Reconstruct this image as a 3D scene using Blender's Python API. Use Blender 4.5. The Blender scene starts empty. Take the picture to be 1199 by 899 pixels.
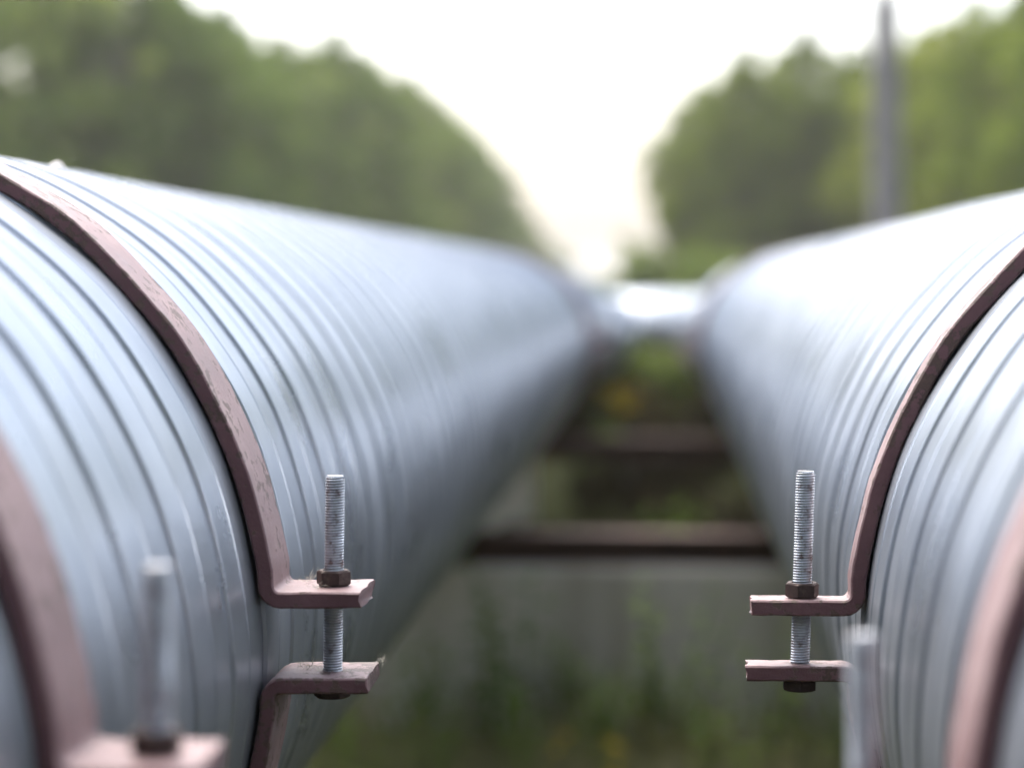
import bpy, math, random
import numpy as np
from mathutils import Vector, Matrix, noise

R_ = math.radians
scene = bpy.context.scene
col = scene.collection
rnd = random.Random(7)
nrg = np.random.default_rng(11)

# ------------------------------------------------------------------ camera
CAM_H = 1.25
cam_d = bpy.data.cameras.new('camera')
cam = bpy.data.objects.new('camera', cam_d)
col.objects.link(cam)
cam.location = (0, 0, CAM_H)
cam.rotation_euler = (R_(90 - 2.41), 0, R_(3.55))
cam_d.sensor_width = 36
cam_d.lens = 85
cam_d.clip_start = 0.05
cam_d.clip_end = 4000
cam_d.dof.use_dof = True
cam_d.dof.focus_distance = 1.90
cam_d.dof.aperture_fstop = 3.0
scene.camera = cam

# ------------------------------------------------------------------ sky and sun
SUN_AZ, SUN_EL = -30.0, 60.0          # degrees; azimuth from +Y towards +X
world = bpy.data.worlds.new('World')
scene.world = world
world.use_nodes = True
wn, wl = world.node_tree.nodes, world.node_tree.links
wn.clear()
sky = wn.new('ShaderNodeTexSky')
sky.sky_type = 'NISHITA'
sky.sun_disc = False
sky.sun_elevation = R_(SUN_EL)
sky.sun_rotation = R_(SUN_AZ)
sky.air_density = 1.0
sky.dust_density = 5.0
sky.ozone_density = 1.0
hs = wn.new('ShaderNodeHueSaturation')
hs.inputs['Saturation'].default_value = 0.66
bg = wn.new('ShaderNodeBackground')
bg.inputs['Strength'].default_value = 0.15
wo = wn.new('ShaderNodeOutputWorld')
wl.new(sky.outputs[0], hs.inputs['Color'])
wl.new(hs.outputs[0], bg.inputs['Color'])
wl.new(bg.outputs[0], wo.inputs['Surface'])

sun_d = bpy.data.lights.new('sun', 'SUN')
sun_d.energy = 1.0
sun_d.angle = R_(70)
sun_d.color = (1.0, 0.94, 0.86)
sun = bpy.data.objects.new('sun', sun_d)
col.objects.link(sun)
sd = Vector((math.sin(R_(SUN_AZ)) * math.cos(R_(SUN_EL)), math.cos(R_(SUN_AZ)) * math.cos(R_(SUN_EL)), math.sin(R_(SUN_EL))))
sun.rotation_euler = sd.to_track_quat('Z', 'Y').to_euler()
sun.location = sd * 50

vs = scene.view_settings
vs.view_transform = 'Standard'
vs.look = 'None'
vs.exposure = 1.95
vs.gamma = 1.0
vs.use_curve_mapping = False
scene.cycles.use_denoising = True
scene.cycles.max_bounces = 8
scene.cycles.transparent_max_bounces = 8

# ------------------------------------------------------------------ materials
def mat(name, base=(0.5, 0.5, 0.5), rough=0.6, metal=0.0):
    m = bpy.data.materials.new(name)
    m.use_nodes = True
    b = m.node_tree.nodes['Principled BSDF']
    b.inputs['Base Color'].default_value = (*base, 1)
    b.inputs['Roughness'].default_value = rough
    b.inputs['Metallic'].default_value = metal
    return m, m.node_tree.nodes, m.node_tree.links, b

def coords(n, l, scale=(1, 1, 1), kind='Object'):
    tc = n.new('ShaderNodeTexCoord')
    mp = n.new('ShaderNodeMapping')
    mp.inputs['Scale'].default_value = scale
    l.new(tc.outputs[kind], mp.inputs['Vector'])
    return mp.outputs[0]

def noise_tex(n, l, vec, scale, detail=4, rough=0.55):
    t = n.new('ShaderNodeTexNoise')
    t.inputs['Scale'].default_value = scale
    t.inputs['Detail'].default_value = detail
    t.inputs['Roughness'].default_value = rough
    if vec is not None:
        l.new(vec, t.inputs['Vector'])
    return t

def ramp(n, l, fac, stops):
    r = n.new('ShaderNodeValToRGB')
    e = r.color_ramp.elements
    e[0].position, e[0].color = stops[0][0], (*stops[0][1], 1)
    e[1].position, e[1].color = stops[-1][0], (*stops[-1][1], 1)
    for p, c in stops[1:-1]:
        k = e.new(p)
        k.color = (*c, 1)
    l.new(fac, r.inputs['Fac'])
    return r.outputs['Color']

def bump(n, l, b, h, strength, dist):
    k = n.new('ShaderNodeBump')
    k.inputs['Strength'].default_value = strength
    k.inputs['Distance'].default_value = dist
    l.new(h, k.inputs['Height'])
    l.new(k.outputs[0], b.inputs['Normal'])
    return k

def g(v):
    return (v, v, v)

def metal_jacket():
    m, n, l, b = mat('galvanised_sheet', (0.7, 0.72, 0.75), 0.3, 0.76)
    b.inputs['Specular Tint'].default_value = (0.56, 0.60, 0.655, 1)
    b.inputs['Specular IOR Level'].default_value = 0.35
    v = coords(n, l)
    spangle = noise_tex(n, l, v, 9, 5, 0.6)
    l.new(ramp(n, l, spangle.outputs['Fac'], [(0.28, (0.30, 0.326, 0.362)), (0.72, (0.435, 0.462, 0.50))]), b.inputs['Base Color'])
    streak = noise_tex(n, l, coords(n, l, (6, 330, 6)), 1.0, 3, 0.6)
    l.new(ramp(n, l, noise_tex(n, l, v, 5.5, 6, 0.62).outputs['Fac'], [(0.3, g(0.24)), (0.7, g(0.40))]), b.inputs['Roughness'])
    mix = n.new('ShaderNodeMath'); mix.operation = 'MULTIPLY_ADD'
    grain = noise_tex(n, l, v, 420, 2, 0.5)
    l.new(grain.outputs['Fac'], mix.inputs[0]); mix.inputs[1].default_value = 0.35
    l.new(streak.outputs['Fac'], mix.inputs[2])
    bump(n, l, b, mix.outputs[0], 0.22, 0.0006)
    return m

def painted_steel():
    m, n, l, b = mat('faded_skylit_oxide_paint', (0.25, 0.12, 0.12), 0.6)
    v = coords(n, l)
    tone = noise_tex(n, l, v, 22, 6, 0.65)
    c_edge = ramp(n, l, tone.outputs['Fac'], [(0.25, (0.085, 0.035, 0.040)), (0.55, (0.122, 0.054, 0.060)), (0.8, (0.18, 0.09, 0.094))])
    c_face = ramp(n, l, tone.outputs['Fac'], [(0.25, (0.130, 0.070, 0.072)), (0.5, (0.205, 0.128, 0.129)), (0.8, (0.33, 0.25, 0.245))])  # chalky fade plus skylight put into the colour; edges keep the shaded tone
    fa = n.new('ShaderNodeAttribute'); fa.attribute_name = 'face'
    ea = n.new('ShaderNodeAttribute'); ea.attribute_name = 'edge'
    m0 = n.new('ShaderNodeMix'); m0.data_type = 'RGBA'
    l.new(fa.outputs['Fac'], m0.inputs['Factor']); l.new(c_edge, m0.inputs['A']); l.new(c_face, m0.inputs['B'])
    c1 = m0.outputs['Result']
    fleck = noise_tex(n, l, coords(n, l, (1, 0.75, 1)), 95, 5, 0.7)
    zone = noise_tex(n, l, v, 11, 2, 0.5)
    mul = n.new('ShaderNodeMath'); mul.operation = 'MULTIPLY_ADD'
    l.new(zone.outputs['Fac'], mul.inputs[0]); mul.inputs[1].default_value = 0.55
    l.new(fleck.outputs['Fac'], mul.inputs[2])
    ml2 = n.new('ShaderNodeMath'); ml2.operation = 'MULTIPLY_ADD'
    l.new(ea.outputs['Fac'], ml2.inputs[0]); ml2.inputs[1].default_value = 0.075
    l.new(mul.outputs[0], ml2.inputs[2])
    chip = ramp(n, l, ml2.outputs[0], [(0.862, g(0)), (0.890, g(1))])
    mx = n.new('ShaderNodeMix'); mx.data_type = 'RGBA'
    l.new(chip, mx.inputs['Factor']); l.new(c1, mx.inputs['A'])
    l.new(ramp(n, l, fleck.outputs['Fac'], [(0.3, (0.030, 0.018, 0.016)), (0.75, (0.12, 0.07, 0.055))]), mx.inputs['B'])
    l.new(mx.outputs['Result'], b.inputs['Base Color'])
    h = n.new('ShaderNodeMath'); h.operation = 'SUBTRACT'
    l.new(noise_tex(n, l, v, 160, 6, 0.7).outputs['Fac'], h.inputs[0]); l.new(chip, h.inputs[1])
    bump(n, l, b, h.outputs[0], 0.55, 0.0016)
    l.new(ramp(n, l, tone.outputs['Fac'], [(0.3, g(0.45)), (0.7, g(0.66))]), b.inputs['Roughness'])
    return m

def zinc_rod():
    m, n, l, b = mat('zinc_plated_thread', (0.5, 0.52, 0.54), 0.42, 0.9)
    v = coords(n, l)
    t = noise_tex(n, l, v, 70, 5, 0.65)
    l.new(ramp(n, l, t.outputs['Fac'], [(0.36, (0.14, 0.10, 0.09)), (0.45, (0.36, 0.375, 0.40)), (0.7, (0.50, 0.53, 0.57))]), b.inputs['Base Color'])
    l.new(ramp(n, l, t.outputs['Fac'], [(0.3, g(0.6)), (0.7, g(0.36))]), b.inputs['Roughness'])
    bump(n, l, b, noise_tex(n, l, v, 700, 3).outputs['Fac'], 0.2, 0.0004)
    return m

def rusty_nut():
    m, n, l, b = mat('rusty_brown_steel', (0.1, 0.06, 0.05), 0.7, 0.3)
    v = coords(n, l)
    t = noise_tex(n, l, v, 110, 6, 0.7)
    l.new(ramp(n, l, t.outputs['Fac'], [(0.3, (0.022, 0.014, 0.012)), (0.52, (0.052, 0.031, 0.026)), (0.75, (0.12, 0.085, 0.075))]), b.inputs['Base Color'])
    bump(n, l, b, t.outputs['Fac'], 0.5, 0.001)
    return m

def concrete():
    m, n, l, b = mat('weathered_concrete', (0.3, 0.29, 0.27), 0.9)
    v = coords(n, l)
    t = noise_tex(n, l, v, 2.2, 7, 0.65)
    c = ramp(n, l, t.outputs['Fac'], [(0.3, (0.44, 0.405, 0.35)), (0.55, (0.53, 0.50, 0.45)), (0.75, (0.58, 0.55, 0.505))])
    st = noise_tex(n, l, coords(n, l, (6, 6, 0.5)), 1.0, 4, 0.6)
    mx = n.new('ShaderNodeMix'); mx.data_type = 'RGBA'; mx.blend_type = 'MULTIPLY'
    mx.inputs['Factor'].default_value = 0.7
    l.new(c, mx.inputs['A'])
    l.new(ramp(n, l, st.outputs['Fac'], [(0.35, (0.55, 0.52, 0.45)), (0.6, g(1))]), mx.inputs['B'])
    l.new(mx.outputs['Result'], b.inputs['Base Color'])
    bump(n, l, b, noise_tex(n, l, v, 45, 6, 0.7).outputs['Fac'], 0.5, 0.006)
    return m

def beam_rust():
    m, n, l, b = mat('dark_rusted_beam', (0.06, 0.035, 0.028), 0.8, 0.1)
    v = coords(n, l)
    t = noise_tex(n, l, v, 14, 6, 0.65)
    l.new(ramp(n, l, t.outputs['Fac'], [(0.3, (0.035, 0.020, 0.017)), (0.7, (0.10, 0.052, 0.04))]), b.inputs['Base Color'])
    bump(n, l, b, t.outputs['Fac'], 0.4, 0.004)
    return m

def ground_mat():
    m, n, l, b = mat('meadow_soil', (0.1, 0.09, 0.05), 0.95)
    v = coords(n, l)
    t = noise_tex(n, l, v, 0.9, 8, 0.65)
    l.new(ramp(n, l, t.outputs['Fac'], [(0.3, (0.055, 0.045, 0.030)), (0.5, (0.075, 0.085, 0.035)), (0.7, (0.13, 0.125, 0.055))]), b.inputs['Base Color'])
    bump(n, l, b, noise_tex(n, l, v, 9, 8, 0.7).outputs['Fac'], 0.8, 0.05)
    return m

def leaf_mat(name, dark, mid, light, trans=0.5):
    m = bpy.data.materials.new(name)
    m.use_nodes = True
    n, l = m.node_tree.nodes, m.node_tree.links
    n.clear()
    out = n.new('ShaderNodeOutputMaterial')
    oi = n.new('ShaderNodeObjectInfo')
    v = coords(n, l)
    t = noise_tex(n, l, v, 0.8, 5, 0.7)
    add = n.new('ShaderNodeMath'); add.operation = 'MULTIPLY_ADD'
    l.new(oi.outputs['Random'], add.inputs[0]); add.inputs[1].default_value = 0.22
    l.new(t.outputs['Fac'], add.inputs[2])
    c = ramp(n, l, add.outputs[0], [(0.35, dark), (0.6, mid), (0.85, light)])
    d = n.new('ShaderNodeBsdfDiffuse'); l.new(c, d.inputs['Color'])
    tr = n.new('ShaderNodeBsdfTranslucent'); l.new(c, tr.inputs['Color'])
    mx = n.new('ShaderNodeMixShader'); mx.inputs[0].default_value = trans
    l.new(d.outputs[0], mx.inputs[1]); l.new(tr.outputs[0], mx.inputs[2])
    l.new(mx.outputs[0], out.inputs['Surface'])
    return m

def bark_mat():
    m, n, l, b = mat('grey_bark', (0.1, 0.085, 0.07), 0.9)
    t = noise_tex(n, l, coords(n, l, (6, 6, 1.2)), 3, 6, 0.7)
    l.new(ramp(n, l, t.outputs['Fac'], [(0.3, (0.05, 0.042, 0.035)), (0.7, (0.16, 0.14, 0.12))]), b.inputs['Base Color'])
    bump(n, l, b, t.outputs['Fac'], 0.8, 0.03)
    return m

def post_mat():
    m, n, l, b = mat('weathered_grey_post', (0.2, 0.18, 0.18), 0.85)
    t = noise_tex(n, l, coords(n, l, (14, 14, 0.8)), 2, 6, 0.65)
    l.new(ramp(n, l, t.outputs['Fac'], [(0.3, (0.11, 0.10, 0.10)), (0.7, (0.20, 0.185, 0.188))]), b.inputs['Base Color'])
    bump(n, l, b, t.outputs['Fac'], 0.6, 0.01)
    return m

M = dict(jacket=metal_jacket(), paint=painted_steel(), rod=zinc_rod(), nut=rusty_nut(), concrete=concrete(), beam=beam_rust(),
         ground=ground_mat(), bark=bark_mat(), post=post_mat(),
         leaf_l=leaf_mat('muted_green_leaves', (0.065, 0.105, 0.024), (0.130, 0.190, 0.040), (0.26, 0.30, 0.07)),
         leaf_r=leaf_mat('fresh_green_leaves', (0.066, 0.102, 0.016), (0.150, 0.200, 0.026), (0.29, 0.32, 0.045)),
         grass=leaf_mat('meadow_grass', (0.065, 0.075, 0.032), (0.115, 0.125, 0.055), (0.22, 0.20, 0.11), 0.3),
         weed=leaf_mat('weed_leaves', (0.09, 0.15, 0.035), (0.14, 0.21, 0.05), (0.19, 0.25, 0.07), 0.35),
         yellow=leaf_mat('yellow_flowers', (0.35, 0.26, 0.03), (0.45, 0.34, 0.04), (0.55, 0.43, 0.06), 0.3),
         fluff=mat('dry_fluff', (0.62, 0.58, 0.50), 0.9)[0],
         mastic=mat('white_sealant', (0.75, 0.72, 0.70), 0.6)[0])

# ------------------------------------------------------------------ helpers
def mesh_np(name, verts, quads, smooth=True):
    me = bpy.data.meshes.new(name)
    verts = np.asarray(verts, dtype=np.float32)
    quads = np.asarray(quads, dtype=np.int32)
    k = quads.shape[1]
    me.vertices.add(len(verts)); me.vertices.foreach_set('co', verts.ravel())
    me.loops.add(quads.size); me.loops.foreach_set('vertex_index', quads.ravel())
    me.polygons.add(len(quads))
    me.polygons.foreach_set('loop_start', np.arange(0, quads.size, k, dtype=np.int32))
    me.polygons.foreach_set('loop_total', np.full(len(quads), k, dtype=np.int32))
    if smooth:
        me.polygons.foreach_set('use_smooth', np.ones(len(quads), dtype=bool))
    me.update(); me.validate()
    return me

def mesh_py(name, verts, faces, smooth=False):
    me = bpy.data.meshes.new(name)
    me.from_pydata([tuple(v) for v in verts], [], faces)
    if smooth:
        for p in me.polygons:
            p.use_smooth = True
    me.update()
    return me

def obj(name, me, material=None, parent=None, loc=None):
    o = bpy.data.objects.new(name, me)
    col.objects.link(o)
    if material is not None and not me.materials:
        me.materials.append(material)
    if parent is not None:
        o.parent = parent
    if loc is not None:
        o.location = loc
    return o

def tag(o, label, cat, group=None):
    o['label'] = label; o['category'] = cat
    if group:
        o['group'] = group
    return o

def thing(name, label, cat, loc=(0, 0, 0), rot=(0, 0, 0), group=None):
    o = bpy.data.objects.new(name, None)
    o.empty_display_size = 0.1
    col.objects.link(o)
    o.location = loc; o.rotation_euler = rot
    return tag(o, label, cat, group)

def structure(o):
    o['kind'] = 'structure'
    return o

class MB:
    def __init__(s): s.v, s.f = [], []
    def add(s, v, f):
        k = len(s.v); s.v += [Vector(p) for p in v]; s.f += [tuple(i + k for i in q) for q in f]
    def box(s, x0, x1, y0, y1, z0, z1):
        s.add([(x0,y0,z0),(x1,y0,z0),(x1,y1,z0),(x0,y1,z0),(x0,y0,z1),(x1,y0,z1),(x1,y1,z1),(x0,y1,z1)],
              [(0,3,2,1),(4,5,6,7),(0,1,5,4),(1,2,6,5),(2,3,7,6),(3,0,4,7)])
    def build(s, name, smooth=False): return mesh_py(name, s.v, s.f, smooth)

def bevel(o, w, seg=2):
    b = o.modifiers.new('bevel', 'BEVEL'); b.width = w; b.segments = seg; b.limit_method = 'ANGLE'
    return o

# ------------------------------------------------------------------ layout (metres, camera at x=0,y=0)
PR = 0.40                    # jacket radius
AX_Z = CAM_H - 0.277          # pipe axis height
LX, RX = -0.702, 0.557       # pipe axis x
PITCH = 0.137                # width of one spiral strip
FPX, VPX, VPY = 2830.0, 775.0, 330.0
def at(px, Z):               # x position of something seen at column px, Z metres ahead
    return (px - VPX) / FPX * Z
def top(py, Z):              # height of something whose top is at row py
    return CAM_H + (VPY - py) / FPX * Z

# ------------------------------------------------------------------ ground
def build_ground():
    n = 150
    t = np.linspace(-1, 1, n)
    xs = np.sign(t) * (np.abs(t) ** 3) * 1500
    ys = np.sign(t) * (np.abs(t) ** 3) * 1500 + 10
    X, Y = np.meshgrid(xs, ys)
    Z = np.zeros_like(X)
    for i in range(n):
        for j in range(n):
            Z[i, j] = 0.05 * noise.noise(Vector((X[i, j] * 0.5, Y[i, j] * 0.5, 0))) + 0.03 * noise.noise(Vector((X[i, j] * 1.7, Y[i, j] * 1.7, 4)))
    v = np.stack([X, Y, Z], -1).reshape(-1, 3)
    idx = np.arange(n * n).reshape(n, n)
    q = np.stack([idx[:-1, :-1], idx[:-1, 1:], idx[1:, 1:], idx[1:, :-1]], -1).reshape(-1, 4)
    return structure(obj('ground', mesh_np('ground', v, q), M['ground']))
build_ground()

# ------------------------------------------------------------------ pipes
Y_START, Y_BEND, BEND_R, X_END = -4.0, 30.4, 1.2, -14.0
def pipe_path(ax, s):
    """centre line: straight along +Y, then a bend to the left; returns position and side vector arrays"""
    r = BEND_R + (ax - LX)
    L1 = Y_BEND - Y_START
    L2 = L1 + r * math.pi / 2
    s = np.asarray(s)
    px, py = np.full_like(s, ax), Y_START + s
    sx, sy = np.ones_like(s), np.zeros_like(s)
    a = np.clip((s - L1) / r, 0, math.pi / 2)
    bend = s > L1
    px = np.where(bend, ax - r + r * np.cos(a), px)
    py = np.where(bend, Y_BEND + r * np.sin(a), py)
    px = np.where(s > L2, px - (s - L2), px)
    return px, py, np.cos(a), np.sin(a)

def strip_profile(u, detail):
    """radius offset across one strip, u in 0..1"""
    def gauss(c, w):
        d = np.abs(((u - c) + 0.5) % 1 - 0.5) * PITCH
        return np.exp(-(d / w) ** 2)
    pil = 0.0013 * np.sin(np.pi * u) ** 0.8
    ridge = np.interp(u, [0, 0.0022, 0.0055, 0.0085, 0.030, 0.036, 0.046, 0.05, 1], [0, 0.0002, 0.0026, 0.0029, 0.0029, 0.0025, 0.0003, 0, 0])   # folded lock seam
    fold = np.interp(u, [0, 0.500, 0.503, 0.507, 0.52, 0.535, 1], [0, 0, 0.0006, 0.0007, 0.0007, 0, 0])
    return pil - 0.001 + ridge + fold - 0.0004 * gauss(0.30, 0.010) - 0.0004 * gauss(0.76, 0.008)

def jacket_mesh(ax, s0, s1, us, nth, dr, seed):
    S = len(us)
    k0, k1 = int(s0 / PITCH), int(s1 / PITCH)
    rows = (k1 - k0) * S
    sv = (np.arange(k0, k1)[:, None] * PITCH + us[None, :] * PITCH).ravel()
    rr = np.tile(strip_profile(us, 1), k1 - k0)
    th = np.arange(nth) / nth * 2 * np.pi
    hand = 1 if ax > 0 else -1
    Sg = sv[:, None] + (th / (2 * np.pi) * PITCH)[None, :]
    # gentle dents and unevenness of the sheet
    wob = 0.0007 * np.sin(th[None, :] * 3 + sv[:, None] * 1.3 + seed) + 0.0005 * np.sin(th[None, :] * 7 - sv[:, None] * 2.9 + seed) \
        + 0.0004 * np.sin(th[None, :] * 17 + sv[:, None] * 5.1 + 2 * seed)
    strip = np.repeat(nrg.normal(0, 0.0004, k1 - k0), S)
    rad = PR + dr + rr[:, None] + wob + strip[:, None] * 0.6 * np.sin(th[None, :] * 2 + sv[:, None] * 3)
    px, py, cx, cy = pipe_path(ax, Sg)
    t = th[None, :] * hand + np.pi
    side = rad * np.cos(t)
    k = np.clip((Sg + Y_START - 11.2) / 15.0, 0, 1)
    sag = -0.27 * k * k * (3 - 2 * k)                          # the line drops towards the far bend
    v = np.stack([px + cx * side, py + cy * side, AX_Z + sag + rad * np.sin(t)], -1).reshape(-1, 3)
    idx = np.arange(rows * nth).reshape(rows, nth)
    a, b_ = idx[:-1, :-1], idx[:-1, 1:]
    q1 = np.stack([idx[:-1, :-1], idx[1:, :-1], idx[1:, 1:], idx[:-1, 1:]], -1).reshape(-1, 4)
    # wrap: row i at the last angle meets row i+S at angle zero
    q2 = np.stack([idx[:rows - S - 1, -1], idx[1:rows - S, -1], idx[S + 1:, 0], idx[S:-1, 0]], -1)
    q = np.concatenate([q1, q2])
    if hand > 0:
        q = q[:, ::-1]
    return mesh_np('jacket', v, q)

U_HI = np.array([0.0, 0.0022, 0.0055, 0.0085, 0.030, 0.036, 0.046, 0.05, 0.08, 0.15, 0.22, 0.30, 0.40, 0.48, 0.50, 0.503, 0.507, 0.52, 0.535, 0.56, 0.66, 0.76, 0.86, 0.94, 0.98, 0.995])
U_LO = np.array([0.0, 0.0055, 0.030, 0.046, 0.2, 0.5, 0.8, 0.985])
def build_pipe(ax, label, seed):
    p = thing('insulated_pipe', label, 'pipe', (0, 0, 0), group='twin heating pipes')
    r = BEND_R + (ax - LX)
    L = (Y_BEND - Y_START) + r * math.pi / 2 + (ax - r - X_END)
    obj('jacket', jacket_mesh(ax, 0, 4.6, U_LO, 96, -0.002, seed), M['jacket'], p)
    obj('jacket', jacket_mesh(ax, 4.4, 14.5, U_HI, 176, 0.0, seed), M['jacket'], p)
    obj('jacket', jacket_mesh(ax, 14.2, L, U_LO, 96, -0.002, seed), M['jacket'], p)
    return p
pipe_l = build_pipe(LX, 'silver spiral-ribbed metal pipe filling the left of the picture', 0.4)
pipe_r = build_pipe(RX, 'silver spiral-ribbed metal pipe on the right, in front of the grey post', 2.1)

# small lump of sealant on top of the left pipe
def lump_mesh():
    v, f = [], []
    for i in range(6):
        for j in range(10):
            a, b_ = i / 5 * math.pi / 2, j / 10 * 2 * math.pi
            r = 1 + 0.25 * noise.noise(Vector((math.cos(b_) * 2, math.sin(b_) * 2, i)))
            v.append((r * math.cos(a) * math.cos(b_), r * math.cos(a) * math.sin(b_), math.sin(a) * 1.2))
    for i in range(5):
        for j in range(10):
            f.append((i * 10 + j, i * 10 + (j + 1) % 10, (i + 1) * 10 + (j + 1) % 10, (i + 1) * 10 + j))
    return mesh_py('sealant', v, f, True)
lump = obj('sealant', lump_mesh(), M['mastic'], pipe_l)
la = R_(78)
lump.location = (LX + (PR - 0.001) * math.cos(la), 2.45, AX_Z + (PR - 0.001) * math.sin(la))
lump.rotation_euler = (0, R_(12), 0)
lump.scale = (0.008, 0.010, 0.008)

# ------------------------------------------------------------------ clamps
T = 0.0120                    # strap thickness
GAP = 0.0265                  # half gap between the ears
def half_path(flip, gap, ear=0.070, bend=0.011):
    """centre line of one half strap in the x-z plane, ear -> round the pipe -> ear"""
    Rc = PR + 0.0010 + T / 2
    zc = gap + T / 2
    pts = []
    xb = math.sqrt(Rc * Rc - (zc + bend) ** 2)
    tip = Rc + ear
    nseg = 9
    for i in range(nseg):
        x = tip + (xb + bend - tip) * i / (nseg - 1)
        pts.append((x, zc))
    for i in range(1, 6):
        a = i / 5 * math.pi / 2
        pts.append((xb + bend - bend * math.sin(a), zc + bend - bend * math.cos(a)))
    a0 = math.atan2(zc + bend, xb)
    n = 110
    for i in range(1, n):
        a = a0 + (math.pi - 2 * a0) * i / n
        # hand-bent strap: slightly faceted
        fac = 0.0010 * abs(math.sin(a * 9.0)) + 0.0006 * math.sin(a * 23)
        pts.append(((Rc + fac) * math.cos(a), (Rc + fac) * math.sin(a)))
    pts += [(-x, z) for x, z in reversed(pts[:nseg + 5])]
    if flip:
        pts = [(x, -z) for x, z in pts]
    return pts

def strap_mesh(flip, width, seed, gap, ear):
    pts = half_path(flip, gap, ear)
    n = len(pts)
    h, w, c = T / 2, width / 2, 0.0014
    sec = []                                         # (across thickness, along pipe, broad face, edge) - chamfered rectangle
    bs = [-w + c, -w + 0.006] + [(-w + 0.006) + (2 * w - 0.012) * i / 5 for i in range(1, 5)] + [w - 0.006, w - c]
    for b_ in bs: sec.append((-h, b_, 1.0, 1.0 if abs(b_) > w - 0.003 else 0.0))
    sec += [(-h + c, w, 0.0, 1.0), (0, w, 0.0, 0.1), (h - c, w, 0.0, 1.0)]
    for b_ in reversed(bs): sec.append((h, b_, 1.0, 1.0 if abs(b_) > w - 0.003 else 0.0))
    sec += [(h - c, -w, 0.0, 1.0), (0, -w, 0.0, 0.1), (-h + c, -w, 0.0, 1.0)]
    m = len(sec)
    v, f = [], []
    for i, (x, z) in enumerate(pts):
        x0, z0 = pts[max(0, i - 1)]; x1, z1 = pts[min(n - 1, i + 1)]
        tx, tz = x1 - x0, z1 - z0
        d = math.hypot(tx, tz); tx, tz = tx / d, tz / d
        nx, nz = -tz, tx
        skew = 0.0
        if i < 3: skew = 0.0
        if i > n - 4: skew = 0.0
        for (a, b_, _f, _e) in sec:
            q = Vector((x * 40, b_ * 40, z * 40 + seed * 9))
            j = 0.0005 * noise.noise(q * 1.3) + 0.00045 * noise.noise(q * 4.1)
            e = 0.0
            if i == 0 or i == n - 1:
                e = 0.0035 * noise.noise(Vector((a * 300, b_ * 110, seed)))
            aa = a + j * (1 if a >= 0 else -1)
            bb = b_ + (0.0007 * noise.noise(q * 2.2 + Vector((7, 3, 1))) if abs(b_) > w - 0.002 else 0)
            sk = skew * (b_ / w) + e
            v.append((x + nx * aa + tx * sk, bb, z + nz * aa + tz * sk))
    for i in range(n - 1):
        for j in range(m):
            a, b_ = i * m + j, i * m + (j + 1) % m
            f.append((a, b_, b_ + m, a + m))
    f.append(tuple(range(m - 1, -1, -1)))
    f.append(tuple(range((n - 1) * m, n * m)))
    if not flip:
        pass
    me = mesh_py('strap', v, f, True)
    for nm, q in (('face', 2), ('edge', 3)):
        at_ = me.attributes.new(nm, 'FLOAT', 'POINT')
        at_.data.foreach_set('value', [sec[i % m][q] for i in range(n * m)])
    import bmesh
    bm = bmesh.new(); bm.from_mesh(me)
    bmesh.ops.recalc_face_normals(bm, faces=bm.faces)
    for e in bm.edges:
        if len(e.link_faces) == 2 and e.calc_face_angle(0) > R_(28): e.smooth = False
    bm.to_mesh(me); bm.free()
    return me

def rod_mesh(length, r=0.0078, pitch=0.0021):
    nth, per = 20, 4
    turns = int(length / pitch)
    rows = turns * per
    v = []
    prof = [0.0, 0.55, 1.0, 0.55]
    i = np.arange(rows)[:, None]; j = np.arange(nth)[None, :]
    th = j / nth * 2 * np.pi
    z = (i / per + j / nth) * pitch
    pr = np.array(prof)[np.arange(rows) % per][:, None]
    rad = r - 0.0011 * (1 - pr) + 0 * th
    v = np.stack([rad * np.cos(th), rad * np.sin(th), z + 0 * th], -1)
    zt = length
    endk = np.clip((zt - 0.0025 - v[..., 2]) / 0.0025, -1, 0)     # chamfered tip
    f2 = 1 + 0.14 * endk
    v[..., 0] *= f2; v[..., 1] *= f2
    v[..., 2] = np.clip(v[..., 2], 0.0, zt)
    v = v.reshape(-1, 3)
    idx = np.arange(rows * nth).reshape(rows, nth)
    q1 = np.stack([idx[:-1, :-1], idx[:-1, 1:], idx[1:, 1:], idx[1:, :-1]], -1).reshape(-1, 4)
    q2 = np.stack([idx[:rows - per - 1, -1], idx[per:-1, 0], idx[per + 1:, 0], idx[1:rows - per, -1]], -1)
    # flat end cap
    vc = np.concatenate([v, [[0, 0, zt]], [[0.0066 * math.cos(a), 0.0066 * math.sin(a), zt] for a in th[0]]])
    c0 = len(v)
    q3 = np.array([[c0 + 1 + a, c0 + 1 + (a + 1) % nth, c0, c0] for a in range(nth)])
    me = bpy.data.meshes.new('bolt')
    me.from_pydata([tuple(p) for p in vc], [], [tuple(x) for x in np.concatenate([q1, q2])] + [tuple(x[:3]) for x in q3])
    for p in me.polygons: p.use_smooth = True
    me.update()
    return me

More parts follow.
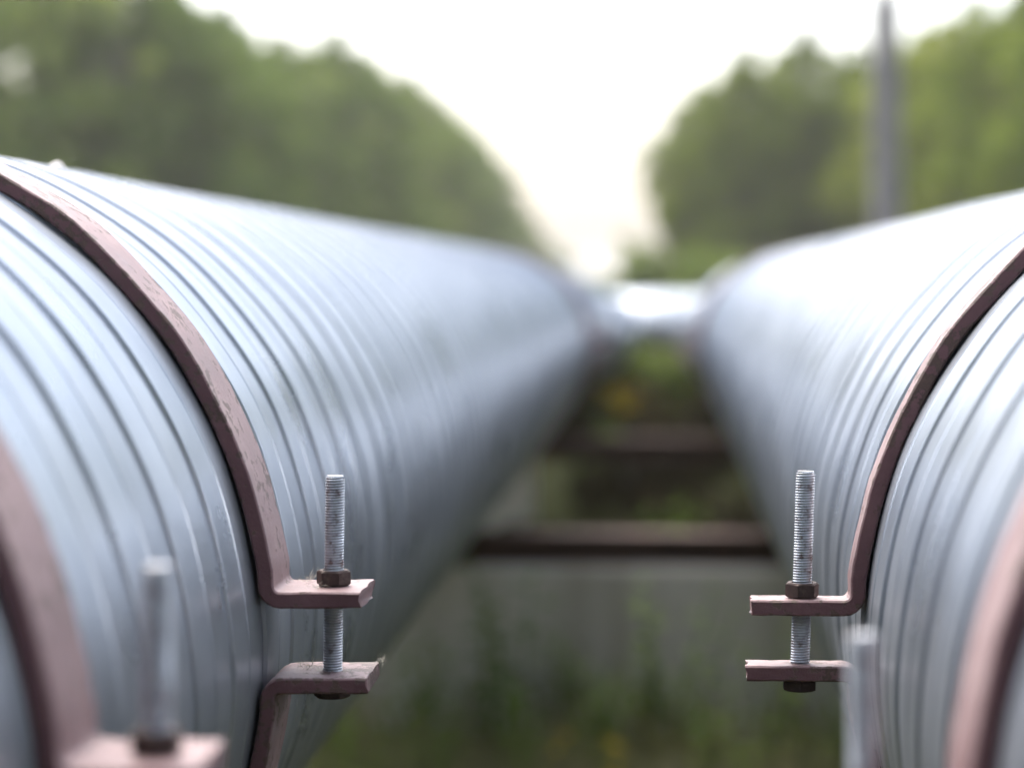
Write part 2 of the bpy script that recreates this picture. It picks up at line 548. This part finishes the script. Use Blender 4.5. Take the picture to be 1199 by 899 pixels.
def hex_mesh(name, af, h, hole=0.0085, crown=True):
    R = af / math.sqrt(3)
    v, f = [], []
    nn = 36
    def hexr(a):
        a = (a + math.pi / 6) % (math.pi / 3) - math.pi / 6
        return (af / 2) / math.cos(a)
    rings = []
    lv = [(0.0, hole), (0.0, 0), (0.12, 1), (0.88, 1), (1.0, 0), (1.0, hole)]
    for (t, kind) in lv:
        ring = []
        for i in range(nn):
            a = i / nn * 2 * math.pi
            if kind == 1: r = hexr(a)
            elif kind == 0: r = min(hexr(a), af / 2 * 1.02) - 0.0006
            else: r = kind
            ring.append(len(v)); v.append((r * math.cos(a), r * math.sin(a), t * h))
        rings.append(ring)
    for a, b_ in zip(rings, rings[1:]):
        for i in range(nn):
            f.append((a[i], a[(i + 1) % nn], b_[(i + 1) % nn], b_[i]))
    if hole < 0.004:
        pass
    return mesh_py(name, v, f, False)

ROD = rod_mesh(0.172)
NUT = hex_mesh('nut', 0.0232, 0.0118)
HEAD = hex_mesh('bolt_head', 0.0245, 0.0085, hole=0.0005)

def fluff_mesh(seed):
    r = random.Random(seed)
    v, f = [], []
    for _ in range(26):
        p = Vector((r.gauss(0, 0.006), r.gauss(0, 0.012), r.uniform(-0.002, 0.004)))
        d = Vector((r.gauss(0, 1), r.gauss(0, 1), abs(r.gauss(0, 1.1)))).normalized()
        L = r.uniform(0.006, 0.018)
        for s in range(5):
            d = (d + Vector((r.gauss(0, .35), r.gauss(0, .35), r.gauss(0, .35)))).normalized()
            q = p + d * L / 5
            o1 = d.orthogonal().normalized() * 0.00016
            o2 = d.cross(o1).normalized() * 0.00016
            k = len(v)
            v += [p + o1, p - o1 * .5 + o2, p - o1 * .5 - o2, q + o1, q - o1 * .5 + o2, q - o1 * .5 - o2]
            f += [(k, k + 1, k + 4, k + 3), (k + 1, k + 2, k + 5, k + 4), (k + 2, k, k + 3, k + 5)]
            p = q
    return mesh_py('cobweb', v, f)

STRAPS = {}
def build_clamp(label, ax, y, width, seed, roll=0.0, tilt=0.0, bolt_out=0.037, tops=0.0, lean=1.5, cob=False, gap=GAP, ear=0.070, group='steel clamps on the pipes', inner=1):
    """inner = +1 when the ears we see point to +x"""
    c = thing('pipe_clamp', label, 'clamp', (ax, y, AX_Z), (0, R_(roll), R_(tilt)), group)
    key = (width, seed, gap)
    if key not in STRAPS:
        STRAPS[key] = (strap_mesh(False, width, seed, gap, ear), strap_mesh(True, width, seed + 3, gap, ear + 0.003))
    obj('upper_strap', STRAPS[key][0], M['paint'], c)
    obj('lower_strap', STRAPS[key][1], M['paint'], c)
    for s in (1, -1):
        bx = s * (PR + 0.0055 + T + bolt_out - T / 2)
        b = obj('bolt', ROD, M['rod'], c, (bx, 0, -gap - T - 0.010 + tops))
        b.rotation_euler = (0, R_(lean), 0)
        zb = b.location.z
        nt = obj('nut', NUT, M['nut'], b, (0, 0, gap + T - zb + 0.0006)); nt.rotation_euler = (0, R_(-lean * .8), R_(8 + 17 * seed))
        hd = obj('bolt_head', HEAD, M['nut'], b, (0, 0, -gap - T - zb - 0.0090)); hd.rotation_euler = (0, R_(-lean * .8), R_(30 * seed))
    if cob:
        for k, (dx, dy, z, sc) in enumerate(((0.014, 0.030, gap + T, 0.6), (0.016, 0.012, -gap, 0.7), (0.070, 0.034, -gap, 0.45), (0.030, -0.02, gap + T, 0.5))):
            w = obj('cobweb', fluff_mesh(seed + 4 * k), M['fluff'], c, (inner * (PR + 0.012 + dx), dy, z + 0.0005))
            w.scale = (sc, sc, sc)
            w['kind'] = 'stuff'
    return c

build_clamp('peeling pink-brown strap clamp in sharp focus on the left pipe', LX, 1.840, 0.082, 1, roll=-0.67, lean=1.6, cob=True, inner=1)
build_clamp('narrow maroon strap clamp in focus on the right pipe, bolt standing tall', RX, 1.885, 0.034, 2, roll=0.0, lean=1.4, bolt_out=0.038, inner=-1, tops=0.0, gap=0.0195, ear=0.080)
build_clamp('blurred pink strap clamp cut by the bottom left corner, nearest on the left pipe', LX, 1.19, 0.080, 3, roll=-0.3, lean=1.0, tops=0.010)
build_clamp('blurred pink strap clamp cut by the right edge, nearest on the right pipe', RX, 1.185, 0.080, 4, roll=-2.3, lean=1.0, bolt_out=0.046, inner=-1)
build_clamp('out-of-focus pink strap at the far end of the left pipe, nearer of two', LX, 9.75, 0.08, 3)
build_clamp('out-of-focus pink strap at the far end of the left pipe, farther of two', LX, 10.4, 0.08, 3)
build_clamp('out-of-focus pink strap at the far end of the right pipe, nearer of two', RX, 9.75, 0.08, 4)
build_clamp('out-of-focus pink strap at the far end of the right pipe, farther of two', RX, 10.4, 0.08, 4)

# ------------------------------------------------------------------ pipe supports
def saddle_mesh():
    v, f = [], []
    n, Rs = 16, PR + 0.004
    for y in (-0.09, 0.09):
        for r in (Rs, Rs + 0.012):
            for i in range(n + 1):
                a = -math.pi / 2 + (i / n - .5) * R_(80)
                v.append((r * math.cos(a), y, r * math.sin(a)))
    k = n + 1
    for i in range(n):
        f += [(i, i + 1, k + i + 1, k + i), (2 * k + i, 3 * k + i, 3 * k + i + 1, 2 * k + i + 1), (i, 2 * k + i, 2 * k + i + 1, i + 1), (k + i, k + i + 1, 3 * k + i + 1, 3 * k + i)]
    f += [(0, k, 3 * k, 2 * k), (n, 2 * k + n, 3 * k + n, k + n)]
    return mesh_py('saddle', v, f)
SADDLE = saddle_mesh()
def build_support(y, label, wide, block_top, beam_h, beam_label):
    z_pipe = AX_Z - PR
    s = thing('pipe_support', label, 'pipe support', (0, y, 0), group='supports under the pipes')
    z1 = z_pipe - 0.022
    b = MB()                                            # I-beam
    x0, x1 = LX - 0.45, RX + 0.45
    b.box(x0, x1, -0.06, 0.06, z1 - 0.012, z1)
    b.box(x0, x1, -0.006, 0.006, z1 - beam_h + 0.012, z1 - 0.012)
    b.box(x0, x1, -0.06, 0.06, z1 - beam_h, z1 - beam_h + 0.012)
    bevel(obj('beam', b.build('beam'), M['beam'], s), 0.003)
    for ax in (LX, RX):
        obj('saddle', SADDLE, M['beam'], s, (ax, 0, AX_Z))
        zs = AX_Z - math.sqrt((PR + .014) ** 2 - .165 ** 2)
        for (xa, xb, hy, zt_) in ((-0.012, 0.012, 0.05, z_pipe - 0.014), (-0.18, -0.165, 0.08, zs), (0.165, 0.18, 0.08, zs)):
            f = MB(); f.box(ax + xa, ax + xb, -hy, hy, z1 + 0.001, zt_)
            obj('saddle_web', f.build('saddle_web'), M['beam'], s)
    c = MB()
    zt = z1 - beam_h - 0.001
    if wide:
        c.box(-1.75, 1.6, -0.075, 0.16, -0.15, zt)
        bevel(obj('foundation_block', c.build('foundation_block'), M['concrete'], s), 0.02, 3)
    else:
        for ax in (LX - 0.1, RX + 0.1):
            c = MB(); c.box(ax - 0.22, ax + 0.22, -0.22, 0.22, -0.15, zt)
            bevel(obj('foundation_block', c.build('foundation_block'), M['concrete'], s), 0.015, 2)
    return s
build_support(6.75, 'blurred grey concrete wall with dark steel beam, nearest below the pipes', True, 0, 0.085, '')
build_support(10.9, 'dark steel crossbeam on blocks between the pipes, behind the concrete wall', False, 0, 0.10, '')

# ------------------------------------------------------------------ grey post
def post():
    Z = 29.0
    x = at(1033, Z)
    h = top(-26, Z)
    p = thing('wooden_post', 'tall grey weathered post with pointed top behind the right pipe', 'post', (x, Z, 0))
    v, f = [], []
    n, rows = 20, 26
    hs_ = h - 0.42
    for i in range(rows + 1):
        t = i / rows
        z = -0.3 + (hs_ + 0.3) * t
        r = 0.185 - 0.02 * t
        for j in range(n):
            a = j / n * 2 * math.pi
            k = 1 + 0.05 * noise.noise(Vector((math.cos(a) * 2, math.sin(a) * 2, z * 0.7)))
            v.append((r * k * math.cos(a) + 0.012 * math.sin(z), r * k * math.sin(a), z))
    for i in range(rows):
        for j in range(n):
            f.append((i * n + j, i * n + (j + 1) % n, (i + 1) * n + (j + 1) % n, (i + 1) * n + j))
    obj('shaft', mesh_py('shaft', v, f, True), M['post'], p)
    v, f = [], []
    for i, (z, r) in enumerate([(hs_ - 0.02, 0.175), (hs_ + 0.03, 0.165), (hs_ + 0.28, 0.075), (h, 0.012)]):
        for j in range(n):
            a = j / n * 2 * math.pi
            v.append((r * math.cos(a) + 0.012 * math.sin(hs_), r * math.sin(a), z))
    for i in range(3):
        for j in range(n):
            f.append((i * n + j, i * n + (j + 1) % n, (i + 1) * n + (j + 1) % n, (i + 1) * n + j))
    f.append(tuple(range(3 * n, 4 * n)))
    obj('pointed_cap', mesh_py('pointed_cap', v, f), M['post'], p)
post()

# ------------------------------------------------------------------ trees
def leaf_cards(centres, radii, per, size, rng, up=0.35):
    """leaf-shaped diamond faces scattered through clumps"""
    out = []
    for c, r in zip(centres, radii):
        k = int(per * r * r) + 8
        d = rng.normal(size=(k, 3)); d /= np.linalg.norm(d, axis=1)[:, None]
        rr = r * (0.35 + 0.65 * rng.random(k) ** 0.5)
        p = c + d * rr[:, None] * np.array([1, 1, 0.75])
        nrm = d + rng.normal(scale=0.6, size=(k, 3)); nrm[:, 2] += up
        nrm /= np.linalg.norm(nrm, axis=1)[:, None]
        t = np.cross(nrm, rng.normal(size=(k, 3))); t /= np.linalg.norm(t, axis=1)[:, None]
        bt = np.cross(nrm, t)
        s = size * (0.6 + 0.8 * rng.random(k))[:, None]
        out.append(np.stack([p - t * s, p + bt * s * .45, p + t * s, p - bt * s * .45], 1))
    v = np.concatenate(out).reshape(-1, 3)
    return v, np.arange(len(v)).reshape(-1, 4)

def tube(mb, pts, rad, n=8):
    rings = []
    for i, p in enumerate(pts):
        d = (pts[min(i + 1, len(pts) - 1)] - pts[max(i - 1, 0)]).normalized()
        a = d.orthogonal().normalized(); b_ = d.cross(a)
        rings.append([p + (a * math.cos(t / n * 2 * math.pi) + b_ * math.sin(t / n * 2 * math.pi)) * rad[i] for t in range(n)])
    v = [q for r in rings for q in r]
    f = [(i * n + j, i * n + (j + 1) % n, (i + 1) * n + (j + 1) % n, (i + 1) * n + j) for i in range(len(pts) - 1) for j in range(n)]
    mb.add(v, f)

def tree_protos(k, h=8.0, w=5.2, low=0.12, per=340, leaf=0.13):
    """unit trees of height h; crown from low*h up"""
    protos = []
    for q in range(k):
        r = random.Random(100 + q); rng = np.random.default_rng(50 + q)
        wood = MB()
        tp = []
        for i in range(8):
            t = i / 7
            tp.append(Vector((0.25 * math.sin(t * 3 + q) * t, 0.25 * math.cos(t * 2.3 + q) * t, -0.2 + t * h * 0.85)))
        tube(wood, tp, [0.20 * (1 - 0.85 * i / 7) for i in range(8)])
        cs, rs = [], []
        n = 46
        for i in range(n):
            t = low + (0.95 - low) * (i + r.random()) / n
            prof = math.sin(math.pi * min(1, max(0, (t - low + 0.10) / (1.08 - low)))) ** 0.6
            a = i * 2.4 + r.uniform(-.5, .5)
            rr = w / 2 * prof * math.sqrt(r.uniform(0.08, 0.8))
            c = Vector((rr * math.cos(a), rr * math.sin(a), t * h))
            cs.append(np.array(c)); rs.append(r.uniform(0.55, 1.05) * (0.65 + 0.4 * prof))
            if i % 2 == 0:
                k0 = min(6, int(t * 6.2))
                st = tp[max(1, k0 - 1)]
                mid = (st + c) / 2 + Vector((0, 0, -0.15))
                tube(wood, [st, mid, c], [0.07, 0.045, 0.015], 6)
        # outer sprigs for an uneven outline
        for i in range(40):
            t = r.uniform(low, 1.03)
            prof = math.sin(math.pi * min(1, max(0, (t - low + 0.10) / (1.08 - low)))) ** 0.6
            a = r.uniform(0, 6.28)
            rr = w / 2 * prof * r.uniform(0.85, 1.22)
            cs.append(np.array((rr * math.cos(a), rr * math.sin(a), t * h))); rs.append(r.uniform(0.22, 0.42))
        v, f = leaf_cards(cs, rs, per, leaf, rng)
        protos.append((wood, mesh_np('crown', v, f, False)))
    return protos

TREES = tree_protos(4)
TREE_ME = {}
def place_tree(kind, x, y, h, wscale, rot, label, group, leaf):
    wood, crown = TREES[kind]
    if (kind, leaf) not in TREE_ME:
        cm = crown.copy(); cm.materials.clear(); cm.materials.append(M[leaf])
        tm = wood.build('trunk', True); tm.materials.append(M['bark'])
        TREE_ME[(kind, leaf)] = (tm, cm)
    tm, cm = TREE_ME[(kind, leaf)]
    t = thing('broadleaf_tree', label, 'tree', (x, y, 0), (0, 0, rot), group)
    s = h / 8.0
    t.scale = (s * wscale, s * wscale, s)
    obj('trunk', tm, None, t); obj('crown', cm, None, t)
    return t

LG, RG = 'leafy trees in the row beyond the left pipe', 'leafy trees in the clump beyond the right pipe'
L_SAME = 'green tree deeper in the wood, half hidden behind the left row of trees'
R_SAME = 'green tree deeper in the wood, half hidden behind the right clump of trees'
left = [  # column, top row, height, width, label
    (30, -70, 8.8, 1.1, 'tall green tree at the far left edge, rising past the picture top'),
    (125, -48, 8.6, 1.1, None), (200, -16, 8.2, 1.0, None), (262, 20, 8.0, 0.9, None), (325, 44, 8.2, 1.0, None), (395, 46, 8.6, 0.95, None),
    (435, 78, 8.4, 1.0, None), (480, 98, 8.4, 1.0, None), (520, 128, 8.6, 1.0, None),
    (552, 158, 8.6, 1.05, 'blurred green tree ending the tall left row beside the open sky'),
    (588, 222, 7.0, 1.1, 'small low tree stepping down from the left row toward the sky gap'),
    (622, 266, 6.0, 1.2, None), (655, 292, 5.0, 1.4, 'tiny far tree at the foot of the left row, nearest the sky gap')]
ORD = ['first', 'second', 'third', 'fourth', 'fifth', 'sixth', 'seventh', 'eighth', 'ninth', 'tenth', 'eleventh', 'twelfth', 'thirteenth']
for i, (px, py, h, w, lab) in enumerate(left):
    lab = lab or f'{ORD[i]} tree crown from the left along the skyline beyond the left pipe'
    Z = (h - CAM_H) * FPX / (VPY - py)
    place_tree(i % 4, at(px, Z), Z, h, w, i * 1.7, lab or L_SAME, LG, 'leaf_l')
for i in range(9):       # second row, deeper in the wood
    px = -20 + i * 62
    Z = 66 + i * 9
    place_tree((i + 2) % 4, at(px, Z) - 2.5, Z + 5, 8.0 - 0.12 * i, 1.15, i * 2.3, L_SAME, LG, 'leaf_l')
right = [
    (815, 112, 66, 0.85, 'rounded green tree at the left end of the right clump, beside the open sky'),
    (875, 66, 64, 0.95, None), (940, 48, 66, 1.0, None), (1000, 62, 68, 1.0, 'blurred green tree just left of the tall grey post'),
    (1075, 50, 62, 1.0, 'blurred green tree just right of the tall grey post'), (1135, 14, 58, 1.0, None),
    (1195, -6, 54, 1.05, 'tall bright green tree at the right edge of the picture'), (1265, -20, 50, 1.1, None)]
for i, (px, py, Z, w, lab) in enumerate(right):
    lab = lab or f'{ORD[i]} tree crown from the sky gap along the skyline beyond the right pipe'
    h = top(py, Z)
    place_tree((i + 1) % 4, at(px, Z), Z, h, w * 8 / h * 0.82, 0.6 + i * 1.9, lab or R_SAME, RG, 'leaf_r')
for i in range(6):
    px, Z = 850 + i * 75, 78 + (i % 3) * 4
    place_tree(i % 4, at(px, Z), Z, top(120 - 12 * i, Z), 1.0, i * 1.3, R_SAME, RG, 'leaf_r')

for i, (x, y, h) in enumerate([(-8, -6.5, 8.5), (-4.2, -8, 8.6), (-0.6, -8.6, 8.8), (3.0, -8, 8.6), (6.6, -7, 8.4), (10, -4, 8.4), (-11, -2, 8.2), (11, 1.5, 8.2), (12.5, 7, 8.2)]):  # unseen trees, added to cut the light on camera-facing sides
    place_tree(i % 4, x, y, h, 1.15, i * 1.1, 'unseen leafy tree added behind the viewer to block light', 'added light-blocking trees behind the viewer', 'leaf_l')

# ------------------------------------------------------------------ bushes, far hedge
def bush_mesh(seed, n=22, leaf=0.07, per=420):
    r = random.Random(seed); rng = np.random.default_rng(seed)
    cs, rs = [], []
    for i in range(n):
        a = r.uniform(0, 6.28); d = math.sqrt(r.random()) * 0.75
        z = r.uniform(0.12, 0.95) * (1 - 0.45 * d)
        cs.append(np.array((d * math.cos(a), d * math.sin(a), z))); rs.append(r.uniform(0.16, 0.34))
    v, f = leaf_cards(cs, rs, per * 4, leaf, rng)
    return mesh_np('foliage', v, f, False)
def bush_stems(seed):
    r = random.Random(seed); mb = MB()
    for i in range(7):
        a = r.uniform(0, 6.28)
        tube(mb, [Vector((0.05 * math.cos(a), 0.05 * math.sin(a), -0.05)), Vector((0.22 * math.cos(a), 0.22 * math.sin(a), 0.4)), Vector((0.45 * math.cos(a), 0.45 * math.sin(a), 0.75))], [0.02, 0.014, 0.006], 5)
    return mb.build('stem')
BUSH = [(bush_mesh(300 + i), bush_stems(300 + i)) for i in range(3)]
for fm, sm in BUSH:
    fm.materials.append(M['leaf_l']); sm.materials.append(M['bark'])
def place_bush(i, x, y, s, h, label, group):
    b = thing('bush', label, 'bush', (x, y, 0), (0, 0, i * 1.3), group)
    b.scale = (s, s, h)
    obj('foliage', BUSH[i % 3][0], None, b); obj('stem', BUSH[i % 3][1], None, b)
HB = 'low blurred bush along the foot of the left trees'
for i in range(12):
    px = 20 + i * 55
    Z = 48 + i * 7
    place_bush(i, at(px, Z), Z, 2.2, 2.4, HB, 'bushes under the left trees')
for i in range(9):
    px, Z = 790 + i * 55, 52 + (i % 3) * 3
    place_bush(i, at(px, Z), Z, 1.7, 2.2, 'low blurred bush along the foot of the right trees', 'bushes under the right trees')
for i in range(7):
    px, Z = 668 + i * 20, 150
    place_bush(i, at(px, Z), Z + 4 * i, 1.6, 1.75 + 0.15 * (i % 3), 'pale far bush on the horizon under the sky gap', 'far bushes at the horizon')
for i, (x, y, s, h) in enumerate([(-0.15, 14.2, 0.34, 0.42), (0.05, 22.5, 0.6, 0.75), (-0.35, 25.0, 0.5, 0.8)]):
    place_bush(i, x, y, s, h, ['small dark bush between the pipes just behind the second beam', 'dark bush between the pipes near their far end, right', 'dark bush between the pipes near their far end, left'][i], 'bushes between the pipes')

M['brush'] = leaf_mat('dead_brown_brush', (0.030, 0.026, 0.016), (0.050, 0.043, 0.024), (0.085, 0.085, 0.035), 0.2)
BR = bush_mesh(350, 26, 0.05); BR.materials.append(M['brush'])
for i, (x, y, sx, h, lab) in enumerate([(-0.30, 9.2, 0.42, 0.42, 'low brown brush under the left pipe, in front of the second beam'), (0.10, 9.8, 0.42, 0.50, 'low brown brush between the pipes, in front of the second beam'),
        (-0.12, 11.9, 0.40, 0.78, 'dark brown brush rising just behind the second beam'), (0.08, 13.4, 0.40, 0.86, 'dark brown brush below the far end of the right pipe'),
        (-0.35, 16.5, 0.55, 0.80, 'dark brown brush below the far end of the left pipe')]):
    b = thing('bush', lab, 'bush', (x, y, 0), (0, 0, i * 1.1), 'brown brush between the pipes')
    b.scale = (sx, sx, h)
    obj('foliage', BR, None, b); obj('stem', BUSH[0][1], None, b)

# ------------------------------------------------------------------ grass and weeds
def grass_mesh(n, x0, x1, y0, y1, hmin, hmax, seed):
    rng = np.random.default_rng(seed)
    x = rng.uniform(x0, x1, n); y = y0 + (y1 - y0) * rng.random(n) ** 1.6
    a = rng.uniform(0, 6.28, n); h = rng.uniform(hmin, hmax, n); w = rng.uniform(0.003, 0.007, n)
    lean = rng.normal(0, 0.45, (n, 2)) * h[:, None]
    dx, dy = np.cos(a) * w, np.sin(a) * w
    z = np.full(n, -0.03)
    b0 = np.stack([x - dx, y - dy, z], -1); b1 = np.stack([x + dx, y + dy, z], -1)
    m0 = np.stack([x - dx * .7 + lean[:, 0] * .35, y - dy * .7 + lean[:, 1] * .35, z + h * .6], -1)
    m1 = np.stack([x + dx * .7 + lean[:, 0] * .35, y + dy * .7 + lean[:, 1] * .35, z + h * .6], -1)
    t0 = np.stack([x - dx * .1 + lean[:, 0], y - dy * .1 + lean[:, 1], z + h], -1); t1 = t0 + np.stack([dx, dy, 0 * x], -1) * .2
    v = np.stack([b0, b1, m1, m0, t1, t0], 1).reshape(-1, 3)
    k = np.arange(n)[:, None] * 6
    f = np.concatenate([k + np.array([0, 1, 2, 3]), k + np.array([3, 2, 4, 5])])
    return mesh_np('grass', v, f, False)
gr = tag(obj('grass', grass_mesh(90000, -3.0, 3.0, 1.0, 34.0, 0.06, 0.26, 5), M['grass']), 'short green and straw-coloured grass on the ground under the pipes', 'grass')
gr['kind'] = 'stuff'

def weed_mesh(seed, n_st=5, h=0.5):
    r = random.Random(seed); st = MB(); v, f = [], []
    for s in range(n_st):
        a = r.uniform(0, 6.28); ln = r.uniform(0.05, 0.25) * h
        p0 = Vector((r.gauss(0, .03), r.gauss(0, .03), -0.03)); p1 = p0 + Vector((math.cos(a) * ln, math.sin(a) * ln, h * r.uniform(.65, 1)))
        pm = (p0 + p1) / 2 + Vector((math.cos(a) * -.2 * ln, math.sin(a) * -.2 * ln, 0))
        tube(st, [p0, pm, p1], [0.005, 0.004, 0.002], 5)
        for k in range(11):
            t = 0.12 + 0.88 * k / 10
            p = p0.lerp(p1, t)
            b_ = k * 2.4 + r.uniform(-.4, .4)
            d = Vector((math.cos(b_), math.sin(b_), r.uniform(0.1, .7))).normalized()
            sd_ = d.cross(Vector((0, 0, 1))).normalized()
            L = r.uniform(0.06, 0.12) * (1.15 - .6 * t)
            q = len(v)
            v += [p, p + d * L * .45 + sd_ * L * .26, p + d * L + Vector((0, 0, -L * .25)), p + d * L * .45 - sd_ * L * .26]
            f.append((q, q + 1, q + 2, q + 3))
    return st.build('stem'), mesh_py('leaves', v, f)
WEEDS = [weed_mesh(40 + i, 5 + i) for i in range(4)]
for a, b_ in WEEDS:
    a.materials.append(M['weed']); b_.materials.append(M['weed'])
WL = [(-0.42, 6.42, 1.15, 'leafy green weed climbing the concrete wall left of centre'), (0.05, 6.38, 0.95, 'bright leafy green weed standing before the middle of the concrete wall'),
      (-0.62, 6.25, 0.8, None), (-0.15, 6.15, 0.62, None), (0.30, 6.3, 0.75, None), (-0.35, 5.95, 0.55, None), (0.12, 5.9, 0.5, None), (-0.85, 6.1, 0.6, None),
      (0.45, 6.1, 0.6, None), (-0.55, 5.8, 0.5, None), (-0.02, 6.48, 0.55, None), (-0.25, 6.5, 0.7, None), (0.2, 5.7, 0.45, None), (-0.7, 5.7, .5, None),
      (-0.3, 8.2, 0.9, None), (0.0, 8.6, 1.0, None), (-0.5, 8.8, 0.9, None), (0.1, 9.3, 0.9, None), (-0.2, 7.6, 0.8, None), (-0.1, 12.2, 1.2, None), (-0.4, 12.8, 1.2, None)]
for i, (x, y, s, lab) in enumerate(WL):
    if lab is None:
        lab = 'blurred leafy weed among the grass at the foot of the concrete wall' if y < 7 else 'blurred leafy weed between the pipes behind the concrete wall'
    w = thing('weed', lab, 'weed', (x, y, 0), (0, 0, i * 2.1), 'weeds by the concrete wall' if y < 7 else 'weeds behind the concrete wall')
    w.scale = (s * 1.1, s * 1.1, s)
    obj('stem', WEEDS[i % 4][0], None, w); obj('leaves', WEEDS[i % 4][1], None, w)
def flower(x, y, h, label):
    fl = thing('yellow_flower', label, 'flower', (x, y, 0))
    st = MB(); tube(st, [Vector((0, 0, -.03)), Vector((0.02, 0, h * .5)), Vector((0, 0.01, h))], [.006, .005, .004], 5)
    obj('stem', st.build('stem'), M['weed'], fl)
    r = random.Random(int(h * 1000)); v, f = [], []
    for k in range(int(h * 100)):
        p = Vector((r.gauss(0, .05), r.gauss(0, .05), h + r.gauss(0, .04))); d = Vector((r.gauss(0, 1), r.gauss(0, 1), r.gauss(0, 1))).normalized()
        e = d.orthogonal().normalized(); q = len(v)
        v += [p - d * .018, p + e * .012, p + d * .018, p - e * .012]; f.append((q, q + 1, q + 2, q + 3))
    obj('blossom', mesh_py('blossom', v, f), M['yellow'], fl)
flower(at(732, 13.5), 13.5, 0.60, 'yellow flowering weed between the pipes above the second beam')
flower(at(702, 5.9), 5.9, 0.10, 'small yellow bloom low in the grass before the concrete wall')

# ------------------------------------------------------------------ haze in the air
hz = MB(); hz.box(-1600, 1600, -1595, 1615, -1.2, 11.5)
haze = tag(obj('haze', hz.build('haze')), 'pale even haze in the air over the whole clearing', 'haze')
haze['kind'] = 'stuff'
hm = bpy.data.materials.new('pale_haze'); hm.use_nodes = True
hn = hm.node_tree.nodes; hn.clear()
ho = hn.new('ShaderNodeOutputMaterial'); hv = hn.new('ShaderNodeVolumePrincipled')
hv.inputs['Color'].default_value = (0.97, 0.95, 0.90, 1)
hv.inputs['Density'].default_value = 0.0007
hv.inputs['Anisotropy'].default_value = 0.3
hm.node_tree.links.new(hv.outputs[0], ho.inputs['Volume'])
haze.data.materials.append(hm)
